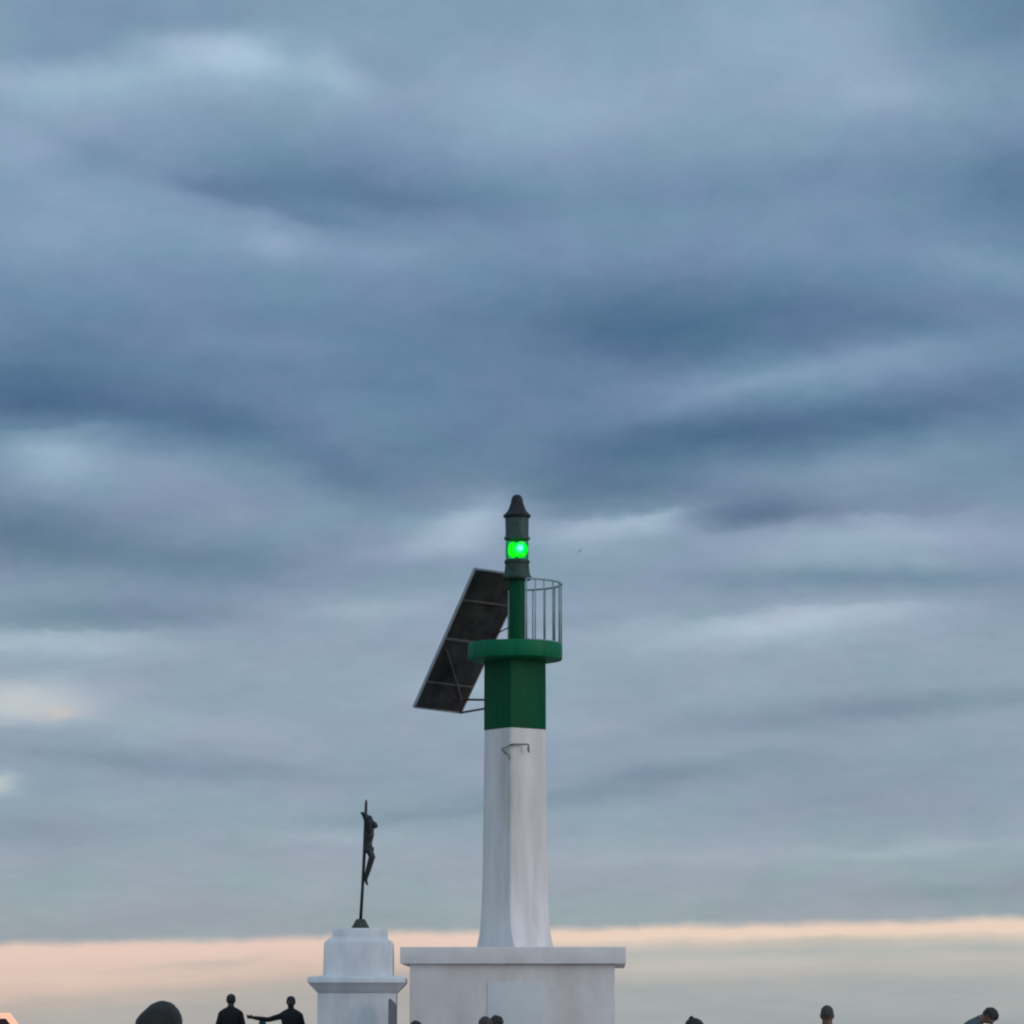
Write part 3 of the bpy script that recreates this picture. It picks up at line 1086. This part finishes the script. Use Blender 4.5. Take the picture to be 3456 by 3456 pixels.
for cx_, cy_, a_, up_, dn_, rot_, amp in CL:
    mp = N.new('ShaderNodeMapping')
    mp.vector_type = 'TEXTURE'
    # (fed from the running sum so the clouds are evaluated one after another)
    L.new(vec(mth('MULTIPLY_ADD', acc, 1e-9, cx_ / 1000), cy_ / 1000, 0.0), mp.inputs['Location'])
    mp.inputs['Rotation'].default_value = (0, 0, R(-rot_))
    mp.inputs['Scale'].default_value = (a_ / 1000, 1, 1)
    L.new(UV, mp.inputs['Vector'])
    s_ = N.new('ShaderNodeSeparateXYZ')
    L.new(mp.outputs[0], s_.inputs[0])
    ku, kd = 1000.0 / up_, 1000.0 / dn_
    y_ = mth('MULTIPLY_ADD', s_.outputs[1], (kd + ku) / 2, mth('MULTIPLY', mth('ABSOLUTE', s_.outputs[1]), (kd - ku) / 2))
    d2 = mth('MULTIPLY_ADD', s_.outputs[0], s_.outputs[0], mth('MULTIPLY', y_, y_))
    g_ = mth('POWER', 0.4, d2)
    acc = mth('MULTIPLY_ADD', g_, amp * 1.12 / 255.0, acc)

# thin streaks and wisps over everything
st = noise(vec(mth('MULTIPLY', U0, 0.9), VC, 1.7), 2.4, 7, 0.58)
acc = mth('MULTIPLY_ADD', mth('SUBTRACT', st.outputs['Fac'], 0.5), 0.075, acc)
st2 = noise(vec(U, mth('MULTIPLY_ADD', mth('SUBTRACT', V, V0), 1.5, VC), 4.1), 8.0, 8, 0.72)
acc = mth('MULTIPLY_ADD', mth('SUBTRACT', st2.outputs['Fac'], 0.5), 0.050, acc)
vscale = N.new('ShaderNodeCombineColor')
for i_, k_ in enumerate((1.07, 1.0, 0.91)):
    sock(mth('MULTIPLY', acc, k_), vscale.inputs[i_])
cloud = mixc(1.0, base, vscale.outputs[0], 'ADD')

# grey-violet against grey-teal patches
hn = noise(vec(U0, mth('MULTIPLY', V0, 1.9), 7.7), 2.6, 3, 0.5)
hv = step01(hn.outputs['Fac'], 0.36, 0.64, -1.0, 1.0)
tint = N.new('ShaderNodeCombineColor')
for i_, k_ in enumerate((0.009, -0.004, 0.004)):
    sock(mth('MULTIPLY', hv, k_), tint.inputs[i_])
cloud = mixc(1.0, cloud, tint.outputs[0], 'ADD')

# warm gap catching the last sun at the upper left edge of the low bank
for (gx, gy, ga, gb, gc, col) in ((200, 2424, 75, 15, 0.75, (205, 190, 186)), (70, 2390, 230, 60, 0.75, (198, 201, 203)), (10, 2668, 60, 24, 0.5, (195, 200, 188))):
    mp = N.new('ShaderNodeMapping')
    mp.vector_type = 'TEXTURE'
    mp.inputs['Location'].default_value = (gx / 1000, gy / 1000, 0)
    mp.inputs['Scale'].default_value = (ga / 1000, gb / 1000, 1)
    L.new(UV, mp.inputs['Vector'])
    dt = N.new('ShaderNodeVectorMath')
    dt.operation = 'DOT_PRODUCT'
    L.new(mp.outputs[0], dt.inputs[0])
    L.new(mp.outputs[0], dt.inputs[1])
    cloud = mixc(mth('MULTIPLY', mth('POWER', 0.4, dt.outputs['Value']), gc), cloud, (*[k / 255 for k in col], 1))

# the clear strip under the cloud bank: its upper edge climbs gently to the right
en = noise(vec(mth('MULTIPLY', U0, 1.0), 0.0, 2.2), 3.0, 6, 0.62)
UL = mth('MINIMUM', mth('MAXIMUM', U0, -1.5), 5.0)
edge = mth('MULTIPLY_ADD', UL, -0.0385, 3.205)
edge = mth('MULTIPLY_ADD', mth('MULTIPLY', UL, UL), 0.0036, edge)
edge = mth('MULTIPLY_ADD', mth('SUBTRACT', en.outputs['Fac'], 0.5), 0.042, edge)
below = mth('SUBTRACT', mth('MULTIPLY_ADD', mth('SUBTRACT', V, V0), 0.35, V0), edge)
t_ = mth('DIVIDE', mth('MAXIMUM', mth('MULTIPLY', below, mth('MULTIPLY_ADD', mth('MINIMUM', UL, 1.4), 0.42, 0.98)), 0.0), 0.4)
left_c = ramp(t_, [(x / 400.0, col) for x, col in ((0, (232, 203, 189)), (40, (231, 203, 189)), (100, (224, 198, 184)), (160, (212, 190, 177)), (205, (190, 179, 171)), (260, (178, 174, 170)), (400, (172, 171, 168)))], 'LINEAR')
t2_ = mth('DIVIDE', mth('MAXIMUM', below, 0.0), 0.4)
right_c = ramp(t2_, [(x / 400.0, col) for x, col in ((0, (238, 210, 192)), (36, (236, 211, 192)), (62, (206, 195, 183)), (90, (180, 183, 180)), (130, (190, 186, 180)), (160, (184, 182, 178)), (200, (170, 174, 174)), (300, (163, 169, 170)), (400, (158, 164, 165)))], 'LINEAR')
low = mixc(step01(U0, 1.2, 2.2), left_c, right_c)
ln = noise(vec(mth('MULTIPLY', U0, 0.7), mth('MULTIPLY', V0, 5.0), 5.5), 2.2, 6, 0.6)
lv = mth('MULTIPLY', mth('SUBTRACT', ln.outputs['Fac'], 0.5), step01(below, 0.03, 0.1))
lt = N.new('ShaderNodeCombineColor')
for i_, k_ in enumerate((0.13, 0.09, 0.07)):
    sock(mth('MULTIPLY', lv, k_), lt.inputs[i_])
low = mixc(1.0, low, lt.outputs[0], 'ADD')
for (gx, gy, ga, gb, rot_, gc, col) in ((760, 3250, 130, 20, 5, 0.55, (188, 180, 172)), (560, 3270, 160, 14, 6, 0.35, (196, 184, 175)), (2850, 3190, 420, 22, 1, 0.35, (168, 174, 172)), (2600, 3148, 70, 12, 0, 0.7, (240, 214, 192))):
    mp = N.new('ShaderNodeMapping')
    mp.vector_type = 'TEXTURE'
    mp.inputs['Location'].default_value = (gx / 1000, gy / 1000, 0)
    mp.inputs['Rotation'].default_value = (0, 0, R(-rot_))
    mp.inputs['Scale'].default_value = (ga / 1000, gb / 1000, 1)
    L.new(UV, mp.inputs['Vector'])
    dt = N.new('ShaderNodeVectorMath')
    dt.operation = 'DOT_PRODUCT'
    L.new(mp.outputs[0], dt.inputs[0])
    L.new(mp.outputs[0], dt.inputs[1])
    low = mixc(mth('MULTIPLY', mth('POWER', 0.4, dt.outputs['Value']), gc), low, (*[k / 255 for k in col], 1))
cloud = mixc(step01(below, -0.024, 0.020), cloud, low)

gam = N.new('ShaderNodeGamma')
gam.inputs['Gamma'].default_value = 2.2
L.new(cloud, gam.inputs['Color'])
# the open eastern sky behind the viewer is brighter than this bank
lift = mth('ADD', step01(mth('ABSOLUTE', az), R(40), R(120), 1.0, 1.85), 0.0)
lift = mth('MULTIPLY', lift, step01(el, R(20), R(60), 1.0, 1.25))
lf = N.new('ShaderNodeCombineColor')
warmth = step01(mth('ABSOLUTE', az), R(30), R(90))
for i_, k_ in enumerate((0.0, -0.15, -0.26)):
    sock(mth('MULTIPLY', lift, mth('MULTIPLY_ADD', warmth, k_, 1.0)), lf.inputs[i_])
deck = mixc(1.0, gam.outputs[0], lf.outputs[0], 'MULTIPLY')

SUN_AZ, SUN_EL = R(118), R(12)       # clockwise from the view direction
sky = N.new('ShaderNodeTexSky')
sky.sky_type = 'NISHITA'
sky.sun_disc = False
sky.sun_elevation = SUN_EL
sky.sun_rotation = SUN_AZ
bg1 = N.new('ShaderNodeBackground')
L.new(sky.outputs[0], bg1.inputs['Color'])
bg1.inputs['Strength'].default_value = 0.05
bg2 = N.new('ShaderNodeBackground')
L.new(deck, bg2.inputs['Color'])
bg2.inputs['Strength'].default_value = 1.0
mxs = N.new('ShaderNodeMixShader')
mxs.inputs['Fac'].default_value = 0.97
L.new(bg1.outputs[0], mxs.inputs[1])
L.new(bg2.outputs[0], mxs.inputs[2])
out = N.new('ShaderNodeOutputWorld')
L.new(mxs.outputs[0], out.inputs['Surface'])
world.cycles.sampling_method = 'MANUAL'
world.cycles.sample_map_resolution = 512

sun_d = bpy.data.lights.new('sun', 'SUN')
sun_d.energy = 0.80
sun_d.angle = R(25)
sun_d.color = (1.0, 0.80, 0.72)
sun = bpy.data.objects.new('sun', sun_d)
COL.objects.link(sun)
to_sun = Vector((math.sin(SUN_AZ) * math.cos(SUN_EL), math.cos(SUN_AZ) * math.cos(SUN_EL), math.sin(SUN_EL)))
sun.rotation_euler = to_sun.to_track_quat('Z', 'Y').to_euler()
sun.location = (30, -30, 30)

# ------------------------------------------------------------------ render look
scene.view_settings.view_transform = 'Standard'
scene.view_settings.look = 'None'
scene.view_settings.exposure = 0.0
scene.view_settings.gamma = 1.0
scene.view_settings.use_curve_mapping = False
scene.cycles.filter_width = 2.2
scene.cycles.use_denoising = True
